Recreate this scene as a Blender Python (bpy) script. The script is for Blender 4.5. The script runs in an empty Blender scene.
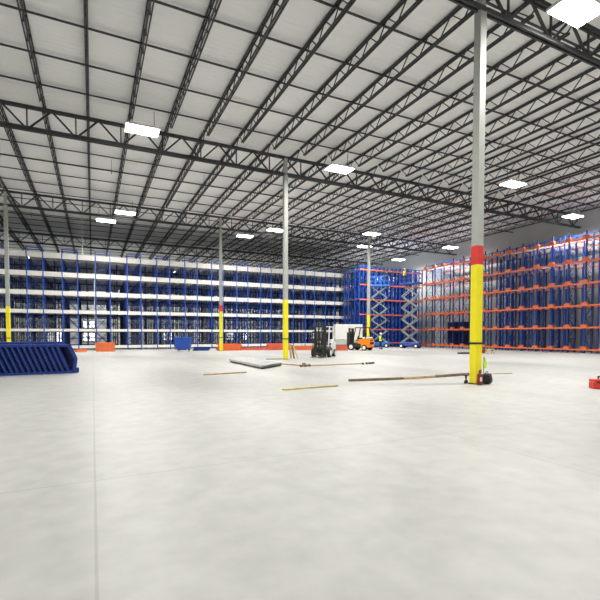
import bpy, math, random
from mathutils import Vector, Matrix
random.seed(7)
C = bpy.context.scene.collection
PI = math.pi

# ------------------------------------------------------------------ materials
def mat(name, col, rough=0.5, metal=0.0, noise=0.0, nscale=8.0, emis=None, estr=0.0, bump=0.0):
    m = bpy.data.materials.new(name); m.use_nodes = True
    nt = m.node_tree; b = nt.nodes['Principled BSDF']
    b.inputs['Base Color'].default_value = (*col, 1)
    b.inputs['Roughness'].default_value = rough
    b.inputs['Metallic'].default_value = metal
    if noise or bump:
        tc = nt.nodes.new('ShaderNodeTexCoord'); n = nt.nodes.new('ShaderNodeTexNoise')
        n.inputs['Scale'].default_value = nscale; n.inputs['Detail'].default_value = 4
        nt.links.new(tc.outputs['Object'], n.inputs['Vector'])
        if noise:
            r = nt.nodes.new('ShaderNodeValToRGB')
            r.color_ramp.elements[0].position = 0.3; r.color_ramp.elements[1].position = 0.7
            r.color_ramp.elements[0].color = (*[c*(1-noise) for c in col], 1)
            r.color_ramp.elements[1].color = (*[min(1, c*(1+noise*.5)) for c in col], 1)
            nt.links.new(n.outputs['Fac'], r.inputs['Fac']); nt.links.new(r.outputs['Color'], b.inputs['Base Color'])
        if bump:
            bp = nt.nodes.new('ShaderNodeBump'); bp.inputs['Strength'].default_value = bump
            nt.links.new(n.outputs['Fac'], bp.inputs['Height']); nt.links.new(bp.outputs['Normal'], b.inputs['Normal'])
    if emis:
        b.inputs['Emission Color'].default_value = (*emis, 1); b.inputs['Emission Strength'].default_value = estr
    return m

def floor_mat():
    m = bpy.data.materials.new('polished_concrete'); m.use_nodes = True
    nt = m.node_tree; N = nt.nodes; L = nt.links; b = N['Principled BSDF']
    tc = N.new('ShaderNodeTexCoord')
    n1 = N.new('ShaderNodeTexNoise'); n1.inputs['Scale'].default_value = .35; n1.inputs['Detail'].default_value = 6
    n2 = N.new('ShaderNodeTexNoise'); n2.inputs['Scale'].default_value = 3.0; n2.inputs['Detail'].default_value = 8
    mp = N.new('ShaderNodeMapping'); mp.inputs['Scale'].default_value = (1.0, .25, 1)
    L.new(tc.outputs['Object'], mp.inputs['Vector'])
    L.new(mp.outputs['Vector'], n1.inputs['Vector']); L.new(tc.outputs['Object'], n2.inputs['Vector'])
    mx = N.new('ShaderNodeMix'); mx.data_type = 'FLOAT'; mx.inputs[0].default_value = .35
    L.new(n1.outputs['Fac'], mx.inputs[2]); L.new(n2.outputs['Fac'], mx.inputs[3])
    r = N.new('ShaderNodeValToRGB'); e = r.color_ramp.elements
    e[0].position = .3; e[0].color = (.31, .31, .295, 1); e[1].position = .68; e[1].color = (.50, .50, .47, 1)
    L.new(mx.outputs[0], r.inputs['Fac'])
    # saw-cut control joints every 5.3 m
    br = N.new('ShaderNodeTexBrick'); br.offset = 0; br.inputs['Scale'].default_value = 1
    br.inputs['Brick Width'].default_value = 5.3; br.inputs['Row Height'].default_value = 5.3
    br.inputs['Mortar Size'].default_value = .012; br.inputs['Mortar Smooth'].default_value = 0
    br.inputs['Color1'].default_value = (1, 1, 1, 1); br.inputs['Color2'].default_value = (.96, .96, .96, 1); br.inputs['Mortar'].default_value = (.8, .8, .8, 1)
    L.new(tc.outputs['Object'], br.inputs['Vector'])
    mul = N.new('ShaderNodeMix'); mul.data_type = 'RGBA'; mul.blend_type = 'MULTIPLY'; mul.inputs[0].default_value = 1
    L.new(r.outputs['Color'], mul.inputs[6]); L.new(br.outputs['Color'], mul.inputs[7])
    L.new(mul.outputs[2], b.inputs['Base Color'])
    rr = N.new('ShaderNodeMapRange'); rr.inputs['To Min'].default_value = .35; rr.inputs['To Max'].default_value = .6
    L.new(n1.outputs['Fac'], rr.inputs['Value']); L.new(rr.outputs['Result'], b.inputs['Roughness'])
    return m

def deck_mat():
    m = bpy.data.materials.new('ribbed_steel_deck'); m.use_nodes = True
    nt = m.node_tree; N = nt.nodes; L = nt.links; b = N['Principled BSDF']
    b.inputs['Base Color'].default_value = (.50, .50, .49, 1); b.inputs['Roughness'].default_value = .6
    tc = N.new('ShaderNodeTexCoord'); w = N.new('ShaderNodeTexWave'); w.bands_direction = 'Y'
    w.inputs['Scale'].default_value = 1.05
    L.new(tc.outputs['Object'], w.inputs['Vector'])
    bp = N.new('ShaderNodeBump'); bp.inputs['Strength'].default_value = .5; bp.inputs['Distance'].default_value = .04
    L.new(w.outputs['Fac'], bp.inputs['Height']); L.new(bp.outputs['Normal'], b.inputs['Normal'])
    n = N.new('ShaderNodeTexNoise'); n.inputs['Scale'].default_value = .2
    r = N.new('ShaderNodeValToRGB'); r.color_ramp.elements[0].color = (.76, .76, .76, 1); r.color_ramp.elements[1].color = (.88, .88, .86, 1)
    L.new(tc.outputs['Object'], n.inputs['Vector']); L.new(n.outputs['Fac'], r.inputs['Fac']); L.new(r.outputs['Color'], b.inputs['Base Color'])
    return m

M = dict(
    floor=floor_mat(), roofdeck=deck_mat(),
    wall=mat('tilt_up_concrete_grey', (.46, .48, .46), .8, noise=.08, nscale=.4),
    steel=mat('dark_primed_steel', (.050, .051, .055), .6, .2, noise=.2, nscale=3),
    galv=mat('galvanised_steel', (.55, .56, .57), .4, .6, noise=.15, nscale=6),
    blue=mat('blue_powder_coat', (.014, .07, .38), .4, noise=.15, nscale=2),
    blued=mat('deep_and_shaded_blue_paint', (.010, .040, .23), .45, noise=.2, nscale=2),  # deep blue parts, and rack blue with shade put into its colour
    bluel=mat('bright_blue_lift_paint', (.02, .14, .55), .4, noise=.1, nscale=2),
    white=mat('white_painted_steel', (.68, .67, .64), .45, noise=.06, nscale=2),
    deckp=mat('pale_galvanised_panel', (.80, .80, .78), .5, noise=.12, nscale=1.5),
    lane=mat('grey_lane_rail', (.46, .48, .54), .5, .1),
    orange=mat('orange_powder_coat', (.80, .17, .055), .45, noise=.1, nscale=3),
    salmon=mat('orange_red_coat', (.70, .13, .07), .45, noise=.12, nscale=3),
    orangefl=mat('forklift_orange', (.90, .25, .01), .35, noise=.05),
    yellow=mat('safety_yellow', (.92, .80, .01), .45, noise=.04, nscale=3),
    red=mat('safety_red', (.72, .035, .025), .45, noise=.06, nscale=3),
    ered=mat('extinguisher_red', (.24, .008, .010), .3),
    colgrey=mat('grey_column_paint', (.42, .43, .40), .55, noise=.06, nscale=2),
    black=mat('black_rubber', (.012, .012, .013), .7),
    dark=mat('charcoal_metal', (.035, .037, .035), .5, .2),
    glass=mat('dark_door_panel', (.012, .015, .03), .35),
    navy=mat('navy_blue_coat', (.010, .040, .26), .4, noise=.15, nscale=2), galvp=mat('dull_zinc_rail', (.50, .50, .48), .6, noise=.1, nscale=2), daylight=mat('daylit_window_pane', (.8, .8, .8), .3, emis=(.93, .96, 1), estr=1.3),
    wood=mat('raw_pine', (.48, .33, .16), .75, noise=.25, nscale=5),
    woodd=mat('weathered_wood', (.20, .13, .075), .8, noise=.3, nscale=5),
    woodp=mat('pale_yellow_pine', (.62, .48, .20), .75, noise=.2, nscale=5),
    lamp=mat('led_diffuser', (.9, .9, .9), .4, emis=(1, .98, .94), estr=14.0),
    vest=mat('hi_vis_yellow_green', (.55, .85, .05), .7), vesto=mat('yellow_vest_fabric', (.62, .55, .06), .7),
    skin=mat('skin', (.45, .27, .19), .6), cloth=mat('navy_work_cloth', (.015, .02, .045), .85),
    hat=mat('white_hard_hat', (.8, .8, .78), .35), hair=mat('dark_hair', (.02, .014, .01), .8),
    arm=mat('grey_lift_steel', (.26, .28, .27), .4, .3),
)

# ------------------------------------------------------------------ mesh builder
class MB:
    def __init__(s): s.v = []; s.f = []; s.mi = []; s.cur = 0
    def add(s, vs, fs):
        n = len(s.v); s.v += [tuple(v) for v in vs]
        for f in fs: s.f.append(tuple(i+n for i in f)); s.mi.append(s.cur)
        return s
    def box(s, c, d, rz=0, rx=0, ry=0):
        h = [x/2 for x in d]; R = Matrix.Rotation(rz, 3, 'Z') @ Matrix.Rotation(ry, 3, 'Y') @ Matrix.Rotation(rx, 3, 'X')
        vs = [Vector(c)+R @ Vector((x*h[0], y*h[1], z*h[2])) for z in (-1, 1) for y in (-1, 1) for x in (-1, 1)]
        return s.add(vs, [(0, 2, 3, 1), (4, 5, 7, 6), (0, 1, 5, 4), (2, 6, 7, 3), (0, 4, 6, 2), (1, 3, 7, 5)])
    def bbox(s, c, d, bev=.03, rz=0):           # box with chamfered vertical and top edges
        x, y, z = d[0]/2, d[1]/2, d[2]/2; b = min(bev, x*.9, y*.9, z*.9)
        def ring(i, zz): return [(-x+i, -y+b, zz), (-x+b, -y+i, zz), (x-b, -y+i, zz), (x-i, -y+b, zz), (x-i, y-b, zz), (x-b, y-i, zz), (-x+b, y-i, zz), (-x+i, y-b, zz)]
        R = Matrix.Rotation(rz, 3, 'Z'); rs = [ring(b*.7, -z), ring(0, -z+b), ring(0, z-b), ring(b*.7, z)]
        vs = [Vector(c)+R @ Vector(p) for r in rs for p in r]; fs = [tuple(range(7, -1, -1)), tuple(range(24, 32))]
        for k in range(3):
            for i in range(8): j = (i+1) % 8; fs.append((k*8+i, k*8+j, k*8+8+j, k*8+8+i))
        return s.add(vs, fs)
    def bar(s, p, q, w, h=None):
        p, q = Vector(p), Vector(q); d = q-p; L = d.length
        if L < 1e-6: return s
        d.normalize(); up = Vector((0, 0, 1)) if abs(d.z) < .95 else Vector((0, 1, 0))
        a = d.cross(up).normalized()*(w/2); b = a.cross(d).normalized()*((h or w)/2)
        vs = [e+x*a+y*b for e in (p, q) for x, y in ((-1, -1), (1, -1), (1, 1), (-1, 1))]
        return s.add(vs, [(3, 2, 1, 0), (4, 5, 6, 7), (0, 1, 5, 4), (1, 2, 6, 5), (2, 3, 7, 6), (3, 0, 4, 7)])
    def cyl(s, p, q, r, n=12, r2=None):
        p, q = Vector(p), Vector(q); d = (q-p).normalized(); r2 = r if r2 is None else r2
        up = Vector((0, 0, 1)) if abs(d.z) < .9 else Vector((1, 0, 0)); a = d.cross(up).normalized(); b = d.cross(a)
        vs = [e+(a*math.cos(2*PI*i/n)+b*math.sin(2*PI*i/n))*rr for e, rr in ((p, r), (q, r2)) for i in range(n)]
        fs = [tuple(range(n)), tuple(range(2*n-1, n-1, -1))]+[(i, n+i, n+(i+1) % n, (i+1) % n) for i in range(n)]
        return s.add(vs, fs)
    def prism(s, pts, axis, a, b):              # pts 2D outline extruded along axis from a to b
        def P(u, v, w): return {'x': (w, u, v), 'y': (u, w, v), 'z': (u, v, w)}[axis]
        n = len(pts); vs = [P(u, v, w) for w in (a, b) for u, v in pts]
        return s.add(vs, [tuple(range(n)), tuple(range(2*n-1, n-1, -1))]+[(i, n+i, n+(i+1) % n, (i+1) % n) for i in range(n)])
    def build(s, name, m, parent=None, loc=None, rz=0):
        me = bpy.data.meshes.new(name); me.from_pydata(s.v, [], s.f)
        for x in (m if isinstance(m, list) else [m]): me.materials.append(x)
        if isinstance(m, list): me.polygons.foreach_set('material_index', s.mi)
        me.validate(); me.update()
        import bmesh
        bm = bmesh.new(); bm.from_mesh(me); bmesh.ops.recalc_face_normals(bm, faces=bm.faces); bm.to_mesh(me); bm.free()
        o = bpy.data.objects.new(name, me); C.objects.link(o)
        if parent: o.parent = parent
        if loc is not None: o.location = loc
        o.rotation_euler.z = rz
        return o

def tag(o, label=None, cat=None, group=None, kind=None):
    if label: o['label'] = label
    if cat: o['category'] = cat
    if group: o['group'] = group
    if kind: o['kind'] = kind
    return o
def empty(name, loc=(0, 0, 0), rz=0, **k):
    o = bpy.data.objects.new(name, None); C.objects.link(o); o.location = loc; o.rotation_euler.z = rz
    return tag(o, **k)
def dup(o, parent=None, loc=None, rz=None, kids=None):
    c = o.copy(); C.objects.link(c)
    if parent: c.parent = parent
    if loc is not None: c.location = loc
    if rz is not None: c.rotation_euler.z = rz
    for ch in KIDS(o): dup(ch, c)
    return c
def KIDS(o): return [x for x in ALL() if x.parent is o]
_cache = {'n': -1, 'm': {}}
def ALL(): return list(C.objects)
def put(src, name, parent, loc=(0, 0, 0), rz=0):   # another part that shares the mesh of src
    o = bpy.data.objects.new(name, src.data); C.objects.link(o); o.parent = parent; o.location = loc; o.rotation_euler.z = rz
    return o

# ------------------------------------------------------------------ camera
F = 427.0; PITCH = math.radians(2.0); YAW = math.radians(25.9); EYE = 1.65; HY = 334.5
PPY = HY + F*math.tan(PITCH)
cam = bpy.data.cameras.new('camera'); co = bpy.data.objects.new('camera', cam); C.objects.link(co)
cam.sensor_width = 36; cam.lens = F/600*36; cam.shift_y = (PPY-300)/600
cam.clip_end = 400
co.location = (0, 0, EYE); co.rotation_euler = (PI/2-PITCH, 0, -YAW)
bpy.context.scene.camera = co
RC = Matrix.Rotation(-YAW, 3, 'Z') @ Matrix.Rotation(PI/2-PITCH, 3, 'X')
def ray(px, py): return RC @ Vector(((px-300)/F, (PPY-py)/F, -1))
def G(px, py, z=0):                               # where the photograph's pixel meets the height z
    d = ray(px, py); t = (z-EYE)/d.z; return Vector((d.x*t, d.y*t, z))

# ------------------------------------------------------------------ room shell
XR, XL, YB, YF, ZD = 43.5, -30.0, 78.0, -14.0, 14.1
def slab(name, a, b, m):
    mb = MB(); mb.box([(a[i]+b[i])/2 for i in range(3)], [b[i]-a[i] for i in range(3)])
    return tag(mb.build(name, m), kind='structure')
slab('floor', (XL, YF, -.2), (XR, YB, 0), M['floor'])
slab('ceiling', (XL, YF, ZD), (XR, YB, ZD+.25), M['roofdeck'])
slab('wall_back', (XL, YB, 0), (XR+.3, YB+.3, ZD+.25), M['wall'])
slab('wall_left', (XL-.3, YF, 0), (XL, YB+.3, ZD+.25), M['wall'])
slab('wall_front', (XL-.3, YF-.3, 0), (XR+.3, YF, ZD+.25), M['wall'])
# right wall with the wide dark door low down beside the corner
DY0, DY1, DZ = 37.6, 43.6, 3.3
w = MB()
w.box((XR+.15, (YF+DY0)/2, (ZD+.25)/2), (.3, DY0-YF, ZD+.25))
w.box((XR+.15, (DY1+YB)/2, (ZD+.25)/2), (.3, YB-DY1, ZD+.25))
w.box((XR+.15, (DY0+DY1)/2, (DZ+ZD+.25)/2), (.3, DY1-DY0, ZD+.25-DZ))
tag(w.build('wall_right', M['wall']), kind='structure')
d = MB()
for k in range(7): d.box((XR+.12, (DY0+DY1)/2, .02+DZ/7*(k+.5)), (.08, DY1-DY0-.06, DZ/7-.03))
d.box((XR+.2, (DY0+DY1)/2, DZ/2), (.04, DY1-DY0-.04, DZ-.02))
tag(d.build('door_1', M['glass']), kind='structure')

# daylit dock windows low in the far wall, glimpsed through the racks
for k, (wx, ww, z0, z1) in enumerate(((-5.4, 2.2, .5, 2.6), (-.5, 1.7, .55, 1.95), (-.5, 1.7, 2.75, 3.9), (12.0, 1.6, .6, 2.0), (23.5, 1.9, .6, 2.2), (26.2, .9, .6, 2.4), (40.0, 2.2, .6, 2.3))):
    f = MB(); y = YB-.05; cx_, cz = wx, (z0+z1)/2
    for x in (wx-ww/2, wx, wx+ww/2): f.box((x, y, cz), (.09, .1, z1-z0+.09))
    for z in (z0, cz, z1): f.box((wx, y, z), (ww, .1, .09))
    fo = tag(f.build('window_%d' % (k+1), M['blued']), kind='structure')
    MB().box((wx, y+.02, cz), (ww, .02, z1-z0)).build('pane', M['daylight'], fo)

# ------------------------------------------------------------------ roof steel
GY = [-5.7, 10.2, 26.1, 42.0, 57.9, 73.8]; CX = [-24.0, -6.2, 11.6, 29.4, 43.3]
JB, JT, GB, GT = 13.42, 14.02, 12.15, 13.28
def joist_proto(L, n, deep, chord, web, name, lab, cat, grp, verticals=False, axis='y'):
    """open-web member from 0..L along the axis, chords and zigzag web as parts"""
    P = (lambda t, z: (0, t, z)) if axis == 'y' else (lambda t, z: (t, 0, z))
    e = empty(name, label=lab, cat=cat, group=grp)
    a = MB(); b = MB(); c = MB()
    off = chord*.55
    for s in (-off, off):
        q = (lambda t, z, s=s: (s, t, z)) if axis == 'y' else (lambda t, z, s=s: (t, s, z))
        a.bar(q(0, deep), q(L, deep), chord*.5, chord); b.bar(q(L*.0 if verticals else .5, 0), q(L if verticals else L-.5, 0), chord*.5, chord)
    p = L/n
    for i in range(n):
        c.bar(P(i*p, deep), P((i+.5)*p, 0), web); c.bar(P((i+.5)*p, 0), P((i+1)*p, deep), web)
        if verticals: c.bar(P((i+.5)*p, 0), P((i+.5)*p, deep), web*.8)
    a.build('top_chord', M['steel'], e); b.build('bottom_chord', M['steel'], e); c.build('web', M['steel'], e)
    return e
def place(proto, parts, loc, first):
    if first: proto.location = loc; return proto
    c = proto.copy(); C.objects.link(c); c.location = loc
    for p in parts: q = p.copy(); C.objects.link(q); q.parent = c
    return c
JG = 'open web roof joists under the steel deck'
jp = joist_proto(15.7, 13, JT-JB, .09, .04, 'roof_joist', 'dark open web steel joist under the roof deck, one of the closely spaced parallel joists', 'roof joist', JG)
jparts = KIDS(jp); first = True
nj = 0
for gi in range(1, 5):
    for k in range(34):
        x = -27.6+2.12*k
        if x > XR-.5: continue
        # only the bays the photograph (or a step aside) can look up into
        y0 = GY[gi]; 
        if gi == 1 and x < -9: continue
        if gi == 4 and x < -15: continue
        if gi in (2,) and x < -16: continue
        place(jp, jparts, (x, y0+.1, JB), first); first = False; nj += 1
jp0 = joist_proto(15.7, 13, JT-JB, .09, .04, 'roof_joist', 'x', 'roof joist', JG)
jp0['label'] = jp['label']
parts0 = KIDS(jp0); f0 = True
for k in range(34):
    x = -27.6+2.12*k
    if -9 < x < 25:
        place(jp0, parts0, (x, GY[0]+.1, JB), f0); f0 = False
gl = {1: 'big near column', 2: 'plain yellow column', 3: 'columns before the racks', 4: 'blue racks'}
for gi in range(1, 5):
    for ci in range(4):
        if gi == 1 and ci == 0: continue
        L = CX[ci+1]-CX[ci]
        g = joist_proto(L-.04, max(6, round(L/2.2)), GT-GB, .14, .08, 'roof_girder',
                        'deep dark roof girder with V-shaped web above the '+gl[gi], 'roof girder', 'roof girders above the '+gl[gi], True, 'x')
        g.location = (CX[ci]+.02, GY[gi], GB)
BG = 'thin bridging rods crossing the roof joists'
bm_ = MB().bar((-27, 0, JT-.08), (XR-.2, 0, JT-.08), .07, .06)
b0 = None
for k in range(24):
    y = 11.6+2.65*k
    if min(abs(y-g) for g in GY) < .5: y += .7
    if y > YB-1: continue
    o = bm_.build('bridging_rod', M['steel']) if b0 is None else b0.copy()
    if b0 is not None: C.objects.link(o)
    b0 = b0 or o; o.location = (0, y, 0)
    tag(o, 'thin steel bridging rod crossing above the row of roof joists, close under the deck', 'bridging rod', BG)
for y, nm in ((33.6, 'nearer the viewer than the columns before the racks'), (49.2, 'above the front edge of the blue racks')):
    p = MB().cyl((-27, y, JB-.13), (XR-.2, y, JB-.13), .055, 8)
    for k in range(11): p.cyl((-25+6.6*k, y, JB-.13), (-25+6.6*k, y, JB-.33), .03, 6).cyl((-25+6.6*k, y, JB-.1), (-25+6.6*k, y, ZD-.01), .012, 6)
    tag(p.build('sprinkler_pipe', M['steel']), 'dark sprinkler pipe under the roof joists '+nm, 'pipe')
p = MB().cyl((-.8, 49.0, 9.9), (-.8, 49.0, ZD-.01), .035, 8).box((-.8, 49.0, 9.82), (.16, .16, .2))
tag(p.build('conduit_drop', M['galv']), 'thin pale conduit hanging from the roof to the top of the blue racks', 'conduit')

# ------------------------------------------------------------------ high bay lamps
lampL = [(2.75, 40.7), (1.3, 44.3), (15, 44.6), (17, 40.7), (26.8, 37.8), (29.8, 43.4), (39.4, 49), (40, 59.5), (39.6, 39.4), (39.2, 24.3)]
lampW = ['nearer of the pair by the thin roof conduit', 'farther of the pair by the thin roof conduit',
  'nearest the red-banded column, over the racks', 'between the red-banded column and the plain yellow column',
  'highest above the scissor lifts', 'just over the column top behind the orange forklift', 'over the scissor lifts close to the grey wall',
  'smallest and farthest, over the back of the blue racks', 'beside the big near column, over the orange rack', 'largest over the orange rack, against the grey wall']
added_lamps = [(2.5, 24), (14.5, 24), (27, 21), (14.5, 9), (2.5, 9), (-9, 30), (27, 6), (2.5, -5), (20, -5), (-14, 12), (-14, 46), (36, 8), (-8, 70), (2, 75), (12, 75), (22, 75), (32, 75)]  # lamps added to light the open floor and brighten the rack interior
LP = 640.0
def lamp(x, y, lab, grp=None, z=12.3):
    e = empty('high_bay_light', (x, y, z), label=lab, cat='ceiling light')
    if grp: e['group'] = grp
    h = MB(); h.bbox((0, 0, .06), (1.7, 1.02, .10), .03)
    for i in range(9): h.box((-.6+.15*i, 0, .14), (.02, .8, .06))
    h.build('housing', M['white'], e)
    MB().box((0, 0, -.01), (1.6, .94, .03)).build('diffuser', M['lamp'], e)
    li = bpy.data.lights.new('led_array', 'AREA'); li.shape = 'RECTANGLE'; li.size = 1.5; li.size_y = .86; li.energy = LP; li.spread = math.radians(166); li.color = (1, .985, .95)
    lo = bpy.data.objects.new('led_array', li); C.objects.link(lo); lo.parent = e; lo.location = (0, 0, -.035)
    for sx in (-.6, .6): MB().bar((sx, 0, .1), (sx, 0, JB-z-.02), .025).build('hanger', M['steel'], e)
for (x, y), wq in zip(lampL, lampW): lamp(x, y, 'glowing white ceiling lamp, '+wq)
for x, y in added_lamps:
    if y < 60: lamp(x, y, 'added white high bay lamp under the roof over the open floor, nearer than the racks', 'added high bay lamps over the open floor')
    else: lamp(x, y, 'added high bay lamp hung behind the tops of the white-beamed blue racks', 'added high bay lamps behind the blue racks')

# ------------------------------------------------------------------ columns
def column(x, y, lab, red=False, top=GB):
    e = empty('steel_column', (x, y, 0), label=lab, cat='column')
    s = .265
    MB().box((0, 0, (top+3.8)/2), (s, s, top-3.8)).box((0, 0, top+.55), (.22, .22, 1.1)).build('shaft', M['colgrey'], e)
    MB().box((0, 0, .015), (.34, .34, .03)).build('base_plate', M['dark'], e)
    MB().bbox((0, 0, 1.99), (s+.016, s+.016, 3.92), .012).build('guard_wrap', M['yellow'], e)
    if red: MB().box((0, 0, 4.26), (s+.01, s+.01, .62)).build('painted_band', M['red'], e)
    MB().box((0, 0, 1.36), (s+.06, s+.06, .06)).build('strap', M['black'], e)
    return e
column(11.50, 10.25, 'big near grey column with yellow base and red band, extinguisher at its foot', True)
column(11.6, 26.1, 'grey column with plain yellow base and no red band, lumber leaning at its foot')
column(11.6, 42.0, 'slim grey column with yellow base and dark red band by the blue hopper', True)
column(-6.2, 42.0, 'grey column with yellow base rising behind the pile of blue frames')
column(29.4, 42.0, 'grey column with short yellow base behind the orange forklift')

# ------------------------------------------------------------------ blue racks facing the viewer
LV = [.34, 2.10, 4.0, 5.9, 7.8, 9.7]
PER, TW = 3.1, 1.46
def mesh_of(mb, name, m):
    o = mb.build(name, m); me = o.data; bpy.data.objects.remove(o); return me
def part(name, me, parent, loc=(0, 0, 0)):
    o = bpy.data.objects.new(name, me); C.objects.link(o); o.parent = parent; o.location = loc; return o
def frame_mesh(depth, H, w=.10, m='blue', axis='y', step=1.3):
    b = MB(); q = (lambda t, z: (0, t, z)) if axis == 'y' else (lambda t, z: (t, 0, z))
    for t in (w/2, depth-w/2):
        c = q(t, H/2); b.box(c, (w, w, H))
        c = q(t, .01); b.box(c, (w*1.3, w*1.3, .02))
    z = .3; s = 0
    while z+step*.75 < H:
        a, c = (w, depth-w) if s else (depth-w, w)
        b.bar(q(a, z), q(c, z+step*.75), .035); s = 1-s
        b.bar(q(w, z), q(depth-w, z), .03); z += step*.75
    return mesh_of(b, 'upright_frame', M[m])
def front_beam_mesh(L, m, h=.28):
    b = MB(); b.box((L/2, 0, 0), (L-.1, .07, h)); b.box((L/2, .04, h/2-.02), (L-.1, .12, .04)); b.box((L/2, .04, -h/2+.02), (L-.1, .12, .04))
    for s in (.075, L-.075): b.box((s, -.03, 0), (.07, .02, h+.06))
    return mesh_of(b, 'beam', M[m])
FR_D, H1 = 1.3, 10.42
fm = frame_mesh(FR_D, H1, .085); fmd = frame_mesh(FR_D, 9.9, .075, m='blued')  # rear frames in darker blue: interior shade put into the colour
BH = [.30, .26, .36, .44, .48, .54]; bts = [front_beam_mesh(TW, 'white', h) for h in BH]; bgs = [front_beam_mesh(PER-TW, 'white', h) for h in BH]  # upper beams made taller: lit deck underside put into the white face
rbm = mesh_of(MB().box((PER/2, 0, 0), (PER-.1, .08, .14)), 'rear_beam', M['blued'])
pan = mesh_of(MB().box((PER/2, 1.65, 0), (PER-.08, 3.2, .04)).box((PER/2, 3.1, -.05), (PER-.08, .08, .1)).box((PER/2, 1.3, -.05), (PER-.08, .08, .1)), 'deck_panel', M['deckp'])
lane = MB()
for i in range(24): lane.box((PER/2, 3.5+.52*i, 0), (PER-.12, .22, .08))
for i in range(8): lane.box((.25+.37*i, 9.2, .06), (.07, 13.0, .07))
lanem = mesh_of(lane, 'roller_lane', M['lane'])
tie = mesh_of(MB().bar((0, 0, 0), (TW, 0, 0), .07, .09), 'tie', M['blue'])
def cross_mesh(W, lv, H, wid=.045):
    b = MB(); zs = list(lv)+[H]
    for a, c in zip(zs[:-1], zs[1:]):
        b.bar((.05, 0, a+.2), (W-.05, 0, c-.15), wid); b.bar((W-.05, .03, a+.2), (.05, .03, c-.15), wid)
        b.bar((.05, 0, (a+c)/2), (W-.05, 0, (a+c)/2), wid)
    return b
crm = mesh_of(cross_mesh(TW, LV, H1-.1), 'cross_brace', M['blue'])
crd = mesh_of(cross_mesh(PER-TW, LV[:5], LV[5], .05), 'cross_brace', M['blued'])
Y0 = 50.3
ORD = ['first', 'second', 'third', 'fourth', 'fifth', 'sixth', 'seventh', 'eighth', 'ninth', 'tenth', 'eleventh', 'twelfth', 'thirteenth', 'fourteenth', 'fifteenth', 'sixteenth', 'seventeenth']
secs = list(range(-4, 13)); N = len(secs)
hint = {-3: 'behind the blue frame pile', -2: 'behind the blue frame pile end', -1: 'lit window patch below', 0: 'behind the orange crate stack', 3: 'behind the blue hopper', 4: 'behind the low blue beams',
        5: 'behind the red-banded column', 6: 'by the orange beam heap', 8: 'behind the plain yellow column', 9: 'behind the black forklift', 10: 'behind the white box'}
for k in secs:
    n = N-1-(k+4)
    lab = 'blue rack section with white beams, '+ORD[n]+' from the corner'+((', '+hint[k]) if k in hint else '')
    e = empty('pallet_rack', (.32+PER*k, Y0, 0), label=lab, cat='pallet rack', group='blue racks with white beams')
    for j in range(6):
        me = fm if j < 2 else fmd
        for sx in (.07, TW): part('upright_frame', me, e, (sx, j*2.6, 0))
    for li, z in enumerate(LV):
        part('beam', bts[li], e, (0.035, .055, z)); part('beam', bgs[li], e, (TW+.035, .055, z)); part('rear_beam', rbm, e, (0, 7.7, z-.1)); part('rear_beam', rbm, e, (0, 15.4, z-.1))
        if li: part('deck_panel', pan, e, (0, 0, z+.08-(BH[li]-.28)*.3)); part('roller_lane', lanem, e, (0, 0, z))
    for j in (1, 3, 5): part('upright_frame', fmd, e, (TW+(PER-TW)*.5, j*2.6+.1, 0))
    part('tie', tie, e, (0, 0, H1-.06)); part('tie', tie, e, (0, 1.3, H1-.06))
    part('cross_brace', crm, e, (0, 1.36, 0))
    part('cross_brace', crm, e, (0, 6.6, 0)); part('cross_brace', crd, e, (TW, 9.2, 0)); part('cross_brace', crd, e, (TW, 14.4, 0))
    part('cross_brace', crm, e, (0, 11.8, 0))

# ------------------------------------------------------------------ narrow blue tower racks in the corner
CW = 1.3
fmc = frame_mesh(1.2, H1); btc = front_beam_mesh(CW, 'salmon', .16)
panc = mesh_of(MB().box((CW/2, 2.0, 0), (CW-.08, 3.8, .04)), 'deck_panel', M['lane'])
crc = mesh_of(cross_mesh(CW, LV, H1-.1), 'cross_brace', M['blue'])
tic = mesh_of(MB().bar((0, 0, 0), (CW, 0, 0), .07, .09), 'tie', M['blue'])
cl = ['directly behind the column beyond the orange forklift', 'behind the bright blue lift platform', 'directly behind the standing worker in the vest',
      'between the two scissor lifts', 'behind the second scissor lift', 'past the second scissor lift', 'tucked behind the start of the orange rack', 'last of the row behind the orange rack']
for k in range(8):
    e = empty('tower_rack', (30.5+CW*k, 45.6, 0), label='tall narrow blue tower rack with orange beams, '+cl[k], cat='pallet rack', group='blue tower racks in the corner')
    for j in range(2):
        part('upright_frame', fmc, e, (.08, j*2.6, 0)); part('upright_frame', fmc, e, (CW-.08, j*2.6, 0))
        part('upright_frame', fmc, e, (CW*.5, j*2.6, 0))
    for li, z in enumerate(LV):
        part('beam', btc, e, (0, -.05, z+.2)); part('beam', btc, e, (0, 3.85, z+.2))
        if li in (3, 5): part('deck_panel', panc, e, (0, 0, z+.3))
    part('tie', tic, e, (0, 0, H1-.06)); part('cross_brace', crc, e, (0, 1.3, 0)); part('cross_brace', crc, e, (0, 4.0, 0))

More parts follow.
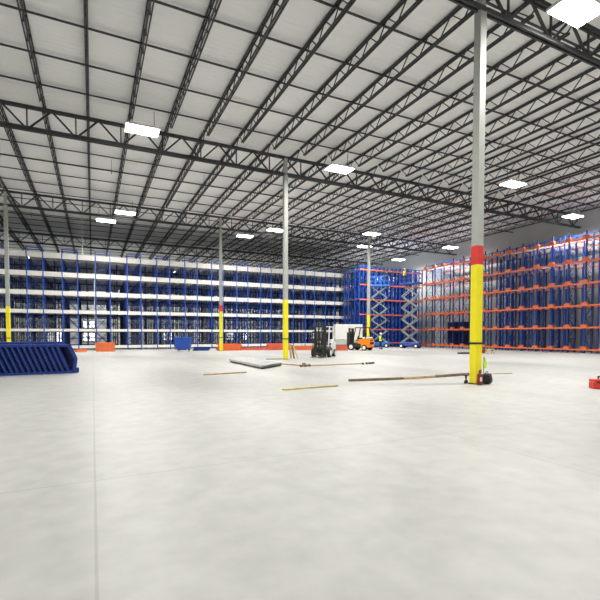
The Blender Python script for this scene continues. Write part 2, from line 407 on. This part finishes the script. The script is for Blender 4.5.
# ------------------------------------------------------------------ orange-beamed racks along the right wall
LR = [.30, 2.25, 4.20, 6.15, 8.10, 10.05]; BW = 1.53; X0 = 38.9; H2 = 10.75
fr = frame_mesh(1.15, H2, .11, 'blued', 'x'); frb = frame_mesh(1.15, H2, .11, 'blue', 'x')  # frames darker than mid posts: shade on alternate posts put into the colour
def rbeam():
    b = MB(); b.box((0, BW/2, 0), (.06, BW-.01, .13)); b.box((.03, BW/2, .05), (.1, BW-.01, .03)); return mesh_of(b, 'beam', M['orange'])
rb = rbeam()
br = MB()
br.prism([(-.30, -.05), (.30, -.05), (.26, .12), (.19, .30), (-.19, .30), (-.26, .12)], 'x', -.09, -.04)
br.box((0, 0, .28), (.26, .38, .05)); br.box((.07, -.17, .12), (.22, .04, .32)); br.box((.07, .17, .12), (.22, .04, .32))
brm = mesh_of(br, 'end_bracket', M['orange'])
rl = MB()
for t in (.22, .58, .95, 1.3): rl.box((2.1, t, 0), (4.1, .06, .09))
for i in range(9): rl.box((.35+.45*i, BW/2, -.02), (.05, 1.2, .06))
rlm = mesh_of(rl, 'roller_lane', M['lane'])
tr = mesh_of(MB().bar((0, .01, 0), (0, BW-.01, 0), .06, .07), 'tie', M['blued'])
# narrow posts that stand in the middle of each bay
mid = mesh_of(MB().box((0, 0, H2/2), (.09, .09, H2)).box((0, 0, .01), (.16, .16, .02)), 'post', M['blue'])
rh = ['at the dark door by the corner', 'beside the corner, past the dark door', 'with pale wall showing between posts', 'seen just behind the big near column', 'just clear of the big near column',
      'midway along the visible run', 'nearer half of the run', 'under the largest wall lamp', 'nearest the frame edge', 'last one visible', 'beyond it']
NS = 9
for k in range(NS):
    ys = 44.0-(k+1)*2*BW
    e = empty('pallet_rack', (X0, ys, 0), label='blue-posted rack section with orange beams, '+ORD[k]+' from the corner along the grey wall', cat='pallet rack', group='orange-beamed racks along the wall')
    for j in range(2):
        part('upright_frame', fr, e, (0, j*BW+.3, 0))
        if k > 2: part('upright_frame', fr, e, (2.6, j*BW+.3, 0))
        if k > 2: part('post', mid, e, (.5 if j else .9, j*BW+BW*.65, 0)); part('post', mid, e, (3.3, j*BW+BW*.65, 0)); part('post', mid, e, (1.9, j*BW+BW*.9, 0))
        part('tie', tr, e, (1.1, j*BW, H2-.1)); part('tie', tr, e, (2.65, j*BW, H2-.1))
        for li, z in enumerate(LR):
            part('beam', rb, e, (-.03, j*BW, z)); part('beam', rb, e, (1.2, j*BW, z-.02)); part('beam', rb, e, (3.8, j*BW, z-.02))
            part('end_bracket', brm, e, (-.03, j*BW+.31, z))
            if li: part('roller_lane', rlm, e, (0, j*BW, z+.04))

# ------------------------------------------------------------------ pile of blue upright frames on their edges
pa, pb = G(-40, 377.5), G(78.5, 373)
dirv = (pb-pa).normalized(); nrm = Vector((-dirv.y, dirv.x, 0)); ang = math.atan2(dirv.y, dirv.x); LF = (pb-pa).length
def blue_frame(h):
    b = MB(); b.box((LF/2-.03, 0, .05), (LF-.06, .09, .10)); b.box((LF/2-.13, 0, h-.05), (LF-.26, .09, .10))
    t = .12; n = 0
    while t+.62 < LF: b.bar((t, 0, h-.1), (t+.40, 0, .1), .05, .075); t += .20
    b.bar((LF-.29, 0, h-.05), (LF-.05, 0, h*.5), .09, .09); b.bar((LF-.05, 0, h*.5), (LF-.12, 0, .05), .09, .09); b.box((.05, 0, h/2), (.08, .085, h))
    b.box((LF-.02, 0, .12), (.12, .12, .2))
    return mesh_of(b, 'rack_frame', M['navy'])
fmA, fmB = blue_frame(1.24), blue_frame(1.32)
for i in range(20):
    o = bpy.data.objects.new('rack_frame', fmA if i < 8 else fmB); C.objects.link(o)
    o.location = pa+nrm*(.06+.112*i)+dirv*(random.uniform(-.10, .03)-(.0 if i < 3 else .03*(i-2))); o.rotation_euler.z = ang
    tag(o, 'blue ladder-braced rack frame standing on edge in the tight pile on the floor', 'rack frame', 'pile of blue rack frames')

# ------------------------------------------------------------------ stacks of orange and blue beams on the floor
def beam_obj(L, w, h, m, name='loose_beam'):
    b = MB(); b.box((0, 0, h/2), (L, w, h*.9)); b.box((0, w*.42, h/2), (L, w*.16, h)); b.box((-L/2+.02, 0, h/2), (.03, w, h*1.0)); b.box((L/2-.02, 0, h/2), (.03, w, h*1.0))
    return mesh_of(b, name, M[m])
def stack(p, rz, L, rows, w, h, m, lab, grp, taper=1, jit=.05, name='loose_beam'):
    me = beam_obj(L, w, h, m, name); ca, sa = math.cos(rz), math.sin(rz)
    for r, n in enumerate(rows):
        for i in range(n):
            v = (i-(n-1)/2)*(w+.025); u = random.uniform(-jit, jit)
            o = bpy.data.objects.new(name, me); C.objects.link(o)
            o.location = (p[0]+ca*u-sa*v, p[1]+sa*u+ca*v, r*(h+.002)); o.rotation_euler.z = rz
            tag(o, lab, 'beam', grp)
stack(G(105.5, 351.5), -.25, 1.62, [4]*6, .15, .145, 'orange', 'orange beam in the squared-off block stack standing alone on the floor', 'square block of orange beams', jit=.012)
stack(G(81, 352), .3, .95, [3, 2], .14, .12, 'orange', 'short orange beam on the floor beside the blue frame pile', 'short orange beams by the blue pile')
stack(G(229.5, 350.5), -.35, 2.3, [6, 6, 5, 4, 3], .15, .14, 'orange', 'orange beam in the heap beside the red-banded column', 'orange beams beside the red-banded column', jit=.2)
stack(G(259, 350), -.35, 5.2, [4, 3], .15, .13, 'salmon', 'long orange-red beam in the low flat pile before the blue rack', 'low flat pile of long orange beams', jit=.2)
stack(G(278, 350), -.30, 2.3, [6, 6, 5, 5, 3], .15, .14, 'salmon', 'orange-red beam in the high heap next to the plain yellow column', 'high heap of orange-red beams', jit=.15)
stack(G(303, 350), -.30, 3.4, [4, 4, 4], .15, .14, 'orange', 'orange beam in the pile between the yellow column and black forklift', 'orange beams by the black forklift', jit=.1)
stack(G(341, 350.5), -.30, 1.3, [4, 4, 3, 2], .15, .13, 'salmon', 'orange-red beam in the pile below the white box', 'orange beams below the white box', jit=.05)
stack(G(202, 350.6), -.3, 1.5, [5, 4, 2], .16, .13, 'blued', 'dark blue beam in the low pile next to the blue hopper', 'low pile of dark blue beams', jit=.15)

# ------------------------------------------------------------------ blue hopper
hp = G(183, 351.2)
e = empty('tipping_hopper', hp, -.4, label='blue tapered steel hopper on small wheels in front of the racks', cat='hopper')
b = MB(); W = .74
b.prism([(-.55, .22), (.45, .22), (.62, .75), (.62, 1.33), (-.62, 1.33), (-.62, .75)], 'y', -W*.85, W*.85) if False else None
prof = [(-.50, .22), (.50, .22), (.73, .52), (.74, 1.36), (-.74, 1.36), (-.73, .52)]
b.prism(prof, 'y', -.55, .55)
b.build('bin', M['blue'], e)
MB().box((0, -.56, 1.36), (1.56, .06, .08)).box((0, .56, 1.36), (1.56, .06, .08)).box((-.76, 0, 1.36), (.06, 1.1, .08)).box((.76, 0, 1.36), (.06, 1.1, .08)).build('rim', M['bluel'], e)
MB().box((0, -.35, .17), (1.3, .1, .1)).box((0, .35, .17), (1.3, .1, .1)).box((-.6, 0, .2), (.1, .8, .08)).build('chassis', M['blued'], e)
for sx in (-.5, .5):
    for sy in (-.4, .4): MB().cyl((sx, sy-.04, .1), (sx, sy+.04, .1), .1, 12).build('wheel', M['hat'], e)

# ------------------------------------------------------------------ long grey stack of rails
a1, a2, a3 = G(230, 362), G(263, 369.3), G(281, 366)
ln = (a2-a1).length; dv = (a2-a1).normalized(); ra = math.atan2(dv.y, dv.x); nv = Vector((-dv.y, dv.x, 0))
wd = abs((a3-a2).dot(nv)); nr = 12; st = wd/nr
b1, b2 = G(240, 359.6), a3
for i in range(nr):
    t = i/(nr-1); p = a1.lerp(b1, t); q_ = a2.lerp(b2, t); d_ = q_-p; L_ = d_.length+random.uniform(-.05, .03); wv = .10
    rm = MB(); rm.box((L_/2, 0, .10), (L_, wv, .02)); rm.box((L_/2, -wv*.45, .05), (L_, .015, .10)); rm.box((L_/2, wv*.45, .05), (L_, .015, .10))
    o = rm.build('flow_rail', M['galvp'], None, p+Vector((0, 0, .075)), math.atan2(d_.y, d_.x))
    tag(o, 'long pale grey rail in the flat stack lying on the open floor', 'rail', 'flat stack of pale grey rails')
for k, t in enumerate((.35, ln*.5, ln-.1)):
    pm_ = t/ln; pA = a1.lerp(a2, pm_); pB = b1.lerp(b2, pm_); c = (pA+pB)/2; dd_ = pB-pA
    o = MB().box((0, 0, .04), (dd_.length+.05, .12, .072)).build('timber_bearer', M['black'], None, c, math.atan2(dd_.y, dd_.x))
    tag(o, 'dark timber bearer under the flat stack of pale rails', 'timber', 'bearers under the pale rails')

# ------------------------------------------------------------------ lumber
def plank(pxa, pxb, w, h, m, lab, z=0, name='wood_plank'):
    p, q = G(*pxa), G(*pxb); d = q-p; L = d.length
    b = MB().bbox((L/2, 0, h/2+.002), (L, w, h), min(w, h)*.12)
    o = b.build(name, M[m], None, p+Vector((0, 0, z)), math.atan2(d.y, d.x))
    return tag(o, lab, 'plank')
plank((204, 375.3), (246, 372.8), .12, .05, 'wood', 'lone short pine plank on the floor between the blue pile and the pale rails')
plank((283, 390.3), (337, 386.2), .12, .045, 'woodp', 'yellowish pine plank on the floor closest to the viewer')
plank((349, 381.4), (402.6, 379.4), .13, .08, 'woodd', 'brown plank, free end of the long line running to the big near column')
plank((403.5, 379.4), (434.5, 377.5), .13, .08, 'wood', 'lighter brown plank, middle piece of the line to the big near column')
plank((435.5, 377.4), (469, 375.0), .12, .09, 'woodd', 'dark brown plank butting the foot of the big near column')
plank((486, 374.3), (512, 373.6), .07, .03, 'wood', 'thin strip of pine beyond the black bag at the big near column')
plank((266, 359.4), (282, 359.2), .12, .04, 'woodd', 'tiny dark board on the floor just before the plain yellow column')
plank((281, 364.4), (303, 365.8), .15, .06, 'wood', 'pale board lying between the grey rails and the dark blocks')
# line of boards and blocks in front of the black forklift
plank((312, 366.0), (362, 364.0), .16, .05, 'wood', 'long pine board on the floor in front of the black forklift')
def block(px, lab, grp, s=(.17, .13, .11), m='woodd'):
    o = MB().bbox((0, 0, s[2]/2+.001), s, .015).build('timber_block', M[m], None, G(*px), random.uniform(-.5, .3)); tag(o, lab, 'wood block', grp)
for px in ((301.5, 366.9), (305.5, 366.7), (309.3, 366.4), (304, 365.0)):
    block(px, 'dark timber block in the cluster where the pine board line begins', 'dark blocks by the pale rails')
for px in ((363, 364.6), (366.8, 364.3), (370, 364.1), (373, 363.8)):
    block(px, 'dark timber block in the row past the end of the long pine board', 'dark blocks at the board end', (.12, .15, .11))
# boards leaning at the foot of the plain yellow column
cb = Vector((11.6, 26.1, 0)); rgt = RC @ Vector((1, 0, 0)); fwd = Vector((-rgt.y, rgt.x, 0))
def lean(dx, top, w, m, lab, foot=.0):
    p = cb+rgt*dx-fwd*.1+Vector((0, 0, .04)); q = cb+rgt*(top[0])+fwd*.0+Vector((0, 0, top[1]))
    tag(MB().bar(p, q, w, .04).build('leaning_board', M[m]), lab, 'board')
lean(.36, (.30, 1.02), .12, 'wood', 'upright board tight against the plain yellow column')
lean(.58, (.42, .95), .10, 'woodd', 'dark board leaning in the middle of three by the plain yellow column')
lean(.82, (.50, .90), .10, 'woodp', 'outermost splayed board of three by the plain yellow column')

# ------------------------------------------------------------------ forklifts
def forklift(loc, rz, body, lab, seatm='black', hmast=2.1, cwm=None, lightcab=False, sc_=1.0, nb=7, hb=.9):
    e = empty('forklift', loc, rz, label=lab, cat='forklift')     # +X is the mast end
    b = MB(); b.prism([(-.35, .28), (.75, .28), (.80, .55), (.45, .72), (.05, .72), (.0, .98), (-.35, .98)], 'y', -.5, .5)
    b.bbox((.35, -.42, .42), (.5, .18, .1)).bbox((.35, .42, .42), (.5, .18, .1))
    b.build('chassis', M['dark'], e)
    c = MB(); c.prism([(-1.18, .30), (-.42, .22), (-.36, .60), (.02, .66), (.06, .80), (-.30, 1.04), (-.80, 1.12), (-1.12, 1.04), (-1.24, .75)], 'y', -.54, .54)
    cw = c.build('counterweight', M[cwm or body], e)
    g = MB(); g.box((-1.235, 0, .68), (.05, .66, .18)).box((-1.2, 0, .95), (.06, .44, .08)); g.build('vent', M['black'], cw)
    MB().bbox((-.78, 0, 1.16), (.66, .86, .14), .05).build('hood', M['hat' if body == 'orangefl' else body], e)
    MB().bbox((-.2, 0, 1.10), (.5, .48, .14), .05).box((-.46, 0, 1.36), (.12, .46, .5), 0, 0, -.15).build('seat', M['black'], e)
    r = MB()
    for sy in (-.46, .46):
        r.bar((.52, sy, .7), (.22, sy, 2.08), .07); r.bar((-.85, sy, 1.0), (-.72, sy, 2.08), .07)
        r.bar((.26, sy, 2.1), (-.78, sy, 2.1), .07)
    for i in range(7): r.bar((.22-.16*i, -.46, 2.12), (.22-.16*i, .46, 2.12), .05)
    r.build('overhead_guard', M['hat' if lightcab else 'black'], e)
    s = MB(); n = 14
    for i in range(n):
        a0, a1_ = 2*PI*i/n, 2*PI*(i+1)/n
        s.bar((.18-.06*math.cos(a0), .17*math.sin(a0), 1.22+.16*math.cos(a0)), (.18-.06*math.cos(a1_), .17*math.sin(a1_), 1.22+.16*math.cos(a1_)), .03)
    s.bar((.18, 0, 1.22), (.45, 0, .8), .04); s.build('steering_wheel', M['black'], e)
    m = MB()
    for sy in (-.36, .36): m.box((.95, sy, .08+hmast/2), (.14, .09, hmast)); m.box((1.02, sy*.78, .1+hmast/2), (.10, .07, hmast-.1))
    for z in (.35, 1.2, hmast): m.box((.95, 0, z), (.08, .72, .10))
    m.cyl((.93, -.12, .2), (.93, -.12, hmast-.15), .045, 8).cyl((.93, .12, .2), (.93, .12, hmast-.15), .045, 8)
    m.build('mast', M['dark'], e)
    k = MB()
    for z in (.22, .62): k.box((1.12, 0, z), (.06, 1.0, .12))
    for i in range(nb): k.box((1.12, -.46+.92*i/(nb-1), .3+hb/2), (.04, .04, hb))
    k.box((1.12, 0, .3+hb), (.05, 1.0, .06)); k.build('carriage', M['dark'], e)
    for sy in (-.28, .28):
        MB().box((1.17, sy, .38), (.05, .12, .6)).prism([(1.15, .05), (2.15, .05), (2.15, .07), (1.15, .11)], 'y', sy-.06, sy+.06).build('fork', M['dark'], e)
    for sx, sy, rr in ((.6, -.56, .32), (.6, .56, .32), (-.75, -.52, .26), (-.75, .52, .26)):
        w = MB().cyl((sx, sy-.1, rr), (sx, sy+.1, rr), rr, 20).build('wheel', M['black'], e)
        s_ = 1 if sy > 0 else -1
        MB().cyl((sx, sy+s_*.08, rr), (sx, sy+s_*.115, rr), rr*.62, 16).cyl((sx, sy+s_*.1, rr), (sx, sy+s_*.14, rr), rr*.2, 10).build('wheel_rim', M['hat'], w)
    e.scale = (sc_,)*3
    return e
camdir = lambda p: math.atan2(-p.y, -p.x)
f1 = G(324, 356.8); forklift(f1, camdir(f1)-.28, 'hat', 'black and white forklift facing the viewer with its dark mast', lightcab=True, sc_=1.05, nb=11, hb=1.45)
f2 = G(360, 350.2); forklift(f2, camdir(f2)-PI/2-.50, 'orangefl', 'orange forklift seen from the side with white wheel rims', hmast=2.0, sc_=1.12, nb=11, hb=1.35)

# ------------------------------------------------------------------ white box behind the orange forklift
e = empty('box_container', (27.7, 43.6, 0), -.42, label='large white box-shaped enclosure on a grey skid behind the orange forklift', cat='container')
b = MB().bbox((0, .9, 1.95), (3.3, 1.8, 1.84), .03)
b.build('box_body', M['white'], e)
s = MB().box((0, .9, .72), (3.2, 1.7, .6)); s.build('skid', M['colgrey'], e)
MB().box((0, .9, .33), (3.1, 1.5, .18)).box((-1.4, .9, .12), (.15, 1.5, .24)).box((1.4, .9, .12), (.15, 1.5, .24)).box((0, .9, .12), (.15, 1.5, .24)).build('skid_foot', M['dark'], e)

# ------------------------------------------------------------------ scissor lifts
def scissor(loc, rz, lab, H, L, stages, bm_='bluel'):
    e = empty('scissor_lift', loc, rz, label=lab, cat='scissor lift')
    b = MB(); b.bbox((0, 0, .48), (L+.1, 1.0, .42), .04); b.box((0, -.52, .45), (L*.5, .05, .3)); b.build('chassis', M[bm_], e)
    for sx in (-L/2+.25, L/2-.25):
        for sy in (-.5, .5):
            w = MB().cyl((sx, sy-.09, .27), (sx, sy+.09, .27), .27, 18).build('wheel', M['black'], e)
            MB().cyl((sx, sy*1.2, .27), (sx, sy*1.22, .27), .14, 12).build('wheel_rim', M['hat'], w)
    z0 = .72; hs = (H-.12-z0)/stages; x0, x1 = -L/2+.15, L/2-.25
    for i in range(stages):
        za, zb = z0+i*hs, z0+(i+1)*hs
        m = MB()
        for sy in (-.36, .36):
            m.bar((x0, sy, za), (x1, sy, zb), .08, .11); m.bar((x1, sy*.8, za), (x0, sy*.8, zb), .08, .11)
        for x, z in ((x0, za), (x1, za), (x0, zb), (x1, zb)): m.cyl((x, -.4, z), (x, .4, z), .045, 8)
        m.cyl(((x0+x1)/2, -.4, (za+zb)/2), ((x0+x1)/2, .4, (za+zb)/2), .05, 8)
        m.build('scissor_arm', M['arm'], e)
    MB().box((0, 0, H), (L+.1, 1.1, .16)).build('platform', M[bm_], e)
    r = MB(); hx, hy = (L+.1)/2-.03, .52
    for z in (H+.6, H+1.15):
        r.bar((-hx, -hy, z), (hx, -hy, z), .045); r.bar((-hx, hy, z), (hx, hy, z), .045); r.bar((-hx, -hy, z), (-hx, hy, z), .045); r.bar((hx, -hy, z), (hx, hy, z), .045)
    for i in range(5):
        x = -hx+2*hx*i/4
        for y in (-hy, hy): r.bar((x, y, H+.08), (x, y, H+1.15), .045)
    r.build('guard_rail', M[bm_], e)
    return e
perp = -YAW
l1 = G(379.5, 347.6); l2 = G(410, 348.2)
scissor(l1, perp-.35, 'scissor lift raised high with a bright blue platform, nearer the orange forklift', 7.75, 2.35, 5)
scissor(l2, perp-.6, 'scissor lift raised high carrying the worker in a yellow vest beside the orange rack', 7.75, 2.3, 5, 'blue')

# ------------------------------------------------------------------ workers
def person(loc, rz, lab, vest, helmet, arms='down'):
    e = empty('person', loc, rz, label=lab, cat='person')          # faces +Y
    V = []; E = []; R = []
    def v(p, r, par=None):
        V.append(p); R.append(r)
        if par is not None: E.append((par, len(V)-1))
        return len(V)-1
    pel = v((0, 0, .95), .145); wai = v((0, .01, 1.12), .13, pel); che = v((0, 0, 1.34), .155, wai); nk0 = v((0, 0, 1.47), .075, che)
    nk = v((0, .01, 1.53), .055, nk0); hd = v((0, .02, 1.62), .082, nk); hd2 = v((0, .02, 1.70), .088, hd); v((0, .01, 1.76), .06, hd2)
    v((0, .115, 1.635), .014, hd)      # nose
    for s in (-1, 1):
        v((s*.088, .01, 1.64), .016, hd)   # ear
        hip = v((s*.10, 0, .88), .095, pel); kn = v((s*.12, .02, .49), .062, hip); an = v((s*.13, 0, .10), .042, kn); v((s*.14, .14, .045), .035, an)
        sh = v((s*.185, 0, 1.40), .062, che)
        if arms == 'up': el = v((s*.25, .16, 1.22), .046, sh); wr = v((s*.17, .38, 1.28), .03, el); dd = Vector((-.15*s, .9, .1)).normalized()
        else: el = v((s*.25, .0, 1.14), .046, sh); wr = v((s*.25, .10, .90), .03, el); dd = Vector((0, .25, -1)).normalized()
        p = Vector(V[wr])+dd*.07; pm = v(tuple(p), .032, wr)
        side = dd.cross(Vector((0, 1, .2))).normalized() if arms == 'down' else Vector((1, 0, 0))
        for i, ll in enumerate((.065, .078, .072, .055)):
            f0 = p+side*(i-1.5)*.021+dd*.035; a = v(tuple(f0), .009, pm); b_ = v(tuple(f0+dd*ll*.5), .008, a); v(tuple(f0+dd*ll*.9+Vector((-s*.015, .01, 0))), .007, b_)
        t0 = v(tuple(p+side*.035-dd*.02), .011, pm); v(tuple(p+side*.055+dd*.03), .009, t0)
    me = bpy.data.meshes.new('body'); me.from_pydata(V, E, []); me.materials.append(M['cloth'])
    o = bpy.data.objects.new('body', me); C.objects.link(o); o.parent = e
    md = o.modifiers.new('skin', 'SKIN'); 
    for i, sv in enumerate(me.skin_vertices[0].data): sv.radius = (R[i], R[i]*(.82 if R[i] > .11 else 1)); sv.use_root = (i == 0)
    sb = o.modifiers.new('sub', 'SUBSURF'); sb.levels = 1; sb.render_levels = 2
    # skin-coloured head: material by height through position
    sk = bpy.data.materials.get('worker_body') or mat('worker_body', (.1, .1, .1), .8)
    if not sk.get('done'):
        nt = sk.node_tree; tc = nt.nodes.new('ShaderNodeTexCoord'); sx = nt.nodes.new('ShaderNodeSeparateXYZ'); gt = nt.nodes.new('ShaderNodeMath'); gt.operation = 'GREATER_THAN'; gt.inputs[1].default_value = 1.50
        mx = nt.nodes.new('ShaderNodeMix'); mx.data_type = 'RGBA'; mx.inputs[6].default_value = (.015, .02, .045, 1); mx.inputs[7].default_value = (.45, .27, .19, 1)
        nt.links.new(tc.outputs['Object'], sx.inputs[0]); nt.links.new(sx.outputs['Z'], gt.inputs[0]); nt.links.new(gt.outputs[0], mx.inputs[0]); nt.links.new(mx.outputs[2], nt.nodes['Principled BSDF'].inputs['Base Color']); sk['done'] = 1
    me.materials[0] = sk
    if vest:
        t = MB(); n = 16
        rings = [(.93, .185, .150), (1.10, .172, .145), (1.30, .205, .160), (1.42, .200, .125), (1.50, .095, .085)]
        vs = [(rx*math.cos(2*PI*i/n), ry*math.sin(2*PI*i/n), z) for z, rx, ry in rings for i in range(n)]
        t.add(vs, [(r*n+i, r*n+(i+1) % n, (r+1)*n+(i+1) % n, (r+1)*n+i) for r in range(4) for i in range(n)])
        t.build('vest', M[vest], e)
    if helmet:
        t = MB(); n = 16; rings = [(1.70, .145), (1.715, .142), (1.72, .112), (1.78, .10), (1.83, .06), (1.845, .01)]
        vs = [(r*math.cos(2*PI*i/n), .015+r*1.12*math.sin(2*PI*i/n), z) for z, r in rings for i in range(n)]
        t.add(vs, [(r*n+i, r*n+(i+1) % n, (r+1)*n+(i+1) % n, (r+1)*n+i) for r in range(5) for i in range(n)]+[tuple(range(n))])
        t.build('hard_hat', M[helmet], e)
    for s in (-1, 1):
        MB().bbox((s*.14, .06, .045), (.11, .30, .09), .03).build('boot', M['black'], e)
    return e
person(G(380.5, 349.2), camdir(G(380.5, 349.2))+.6, 'person in a bright yellow-green vest and white hard hat standing on the floor', 'vest', 'hat')
u2 = Matrix.Rotation(perp-.6, 3, 'Z') @ Vector((-.75, 0, 0))
person(Vector((l2.x, l2.y, 7.83))+u2, -.9, 'person in a yellow vest working up on the raised lift platform', 'vesto', 'hat', 'up')
u1 = Matrix.Rotation(perp-.35, 3, 'Z') @ Vector((.85, 0, 0))
person(Vector((l1.x, l1.y, 7.83))+u1, -.5, 'person in dark clothes standing up on the bright blue lift platform', None, 'hair', 'up')

# ------------------------------------------------------------------ things at the foot of the big near column
ca_ = Vector((11.6, 10.2, 0))
def near(px, py): return G(px, py)
q = near(479.6, 385.2)
e = empty('fire_extinguisher', q, label='dark red fire extinguisher standing against the big near column', cat='fire extinguisher')
MB().cyl((0, 0, .0), (0, 0, .34), .085, 20).cyl((0, 0, .34), (0, 0, .40), .085, 20, .035).build('cylinder_body', M['ered'], e)
MB().cyl((0, 0, .40), (0, 0, .45), .025, 10).box((.03, 0, .46), (.12, .025, .02), 0, 0, .2).box((.03, 0, .49), (.13, .025, .02), 0, 0, -.2).build('valve_lever', M['dark'], e)
MB().box((-.03, -.083, .2), (.07, .01, .14), -.3).build('painted_highlight', M['hat'], e)  # white patch put on as the highlight of the red cylinder
h = MB(); hp_ = [(0, .03, .44), (.09, .03, .42), (.12, .02, .28), (.11, .01, .12)]
for i in range(3): h.cyl(hp_[i], hp_[i+1], .014, 8)
h.build('hose', M['black'], e)
q = near(486.6, 384.0)
e = empty('tool_bag', q, .3, label='black tool bag sitting beside the red extinguisher at the big near column', cat='bag')
MB().bbox((0, 0, .18), (.32, .26, .34), .06).box((0, -.135, .14), (.22, .02, .16)).build('bag_body', M['black'], e)
t = MB()
for i in range(8):
    a0, a1_ = PI*i/8, PI*(i+1)/8; t.bar((.1*math.cos(a0), 0, .34+.08*math.sin(a0)), (.1*math.cos(a1_), 0, .34+.08*math.sin(a1_)), .02)
t.build('carry_handle', M['dark'], e)
q = near(483.6, 379.0)+Vector((0, 0, 0))
e = empty('stake_marker', q, label='thin dark stake with a yellow-green rag tied on, just behind the black bag', cat='stake')
MB().cyl((0, 0, .0), (0, 0, .82), .012, 8).box((0, 0, .01), (.16, .16, .02)).build('stake', M['dark'], e)
MB().prism([(0, .45), (.11, .40), (.13, .55), (.10, .70), (.02, .76), (-.01, .6)], 'y', -.03, .02).build('rag', M['vest'], e)
q = near(466, 383.2)
e = empty('trestle_dolly', q, .5, label='small dark caster dolly with crossed legs at the plank end by the big near column', cat='dolly')
t = MB(); t.bar((-.12, 0, .27), (.08, 0, .07), .03); t.bar((.12, 0, .27), (-.08, 0, .07), .03); t.box((0, 0, .28), (.30, .16, .03)); t.build('stand', M['dark'], e)
for sx in (-.09, .09): MB().cyl((sx, -.03, .05), (sx, .03, .05), .05, 12).build('caster', M['black'], e)
# low things on the floor behind the big near column
for px, py, s, m, nm, lab in (((464.5), 353.8, (1.1, .5, .12), 'dark', 'folded_tarp', 'flat dark folded tarp on the floor before the orange rack'),
                      (482.5, 353.2, (.35, .35, .3), 'ered', 'small_crate', 'small dark red crate peeking out behind the big near column'),):
    tag(MB().bbox((0, 0, s[2]/2), s, .04).box((.05, 0, s[2]+.01), (s[0]*.6, s[1]*.7, .02)).build(nm, M[m], None, G(px, py), -.3), lab, nm.split('_')[-1])
e = empty('sawhorse', G(489.5, 353.6), -.3, label='small pale wooden sawhorse on the floor past the big near column', cat='sawhorse')
MB().box((0, 0, .38), (.7, .1, .08)).build('top_rail', M['woodp'], e)
for sx in (-.28, .28):
    for sy in (-1, 1): MB().bar((sx, sy*.03, .37), (sx*1.1, sy*.2, .01), .06, .04).build('leg', M['wood'], e)
# red tool case at the frame edge
q = G(601.5, 388.6)
e = empty('tool_case', q, -.55, label='bright red tool case with dark handle on the floor at the frame edge', cat='tool case')
MB().bbox((0, 0, .11), (.60, .30, .21), .025).build('case_body', M['red'], e)
MB().bbox((0, 0, .255), (.60, .30, .07), .02).build('lid', M['red'], e)
MB().bar((-.1, 0, .3), (-.1, 0, .36), .03).bar((.1, 0, .3), (.1, 0, .36), .03).bar((-.12, 0, .365), (.12, 0, .365), .035).build('handle', M['black'], e)
for sx in (-.18, .18): MB().box((sx, -.155, .21), (.05, .02, .07)).build('latch', M['dark'], e)

# ------------------------------------------------------------------ world and view
W = bpy.data.worlds.new('world'); bpy.context.scene.world = W; W.use_nodes = True
W.node_tree.nodes['Background'].inputs[0].default_value = (.85, .92, 1, 1); W.node_tree.nodes['Background'].inputs[1].default_value = 1.0
vs = bpy.context.scene.view_settings
vs.view_transform = 'Standard'; vs.look = 'None'; vs.gamma = 1; vs.use_curve_mapping = False; vs.exposure = 0.52
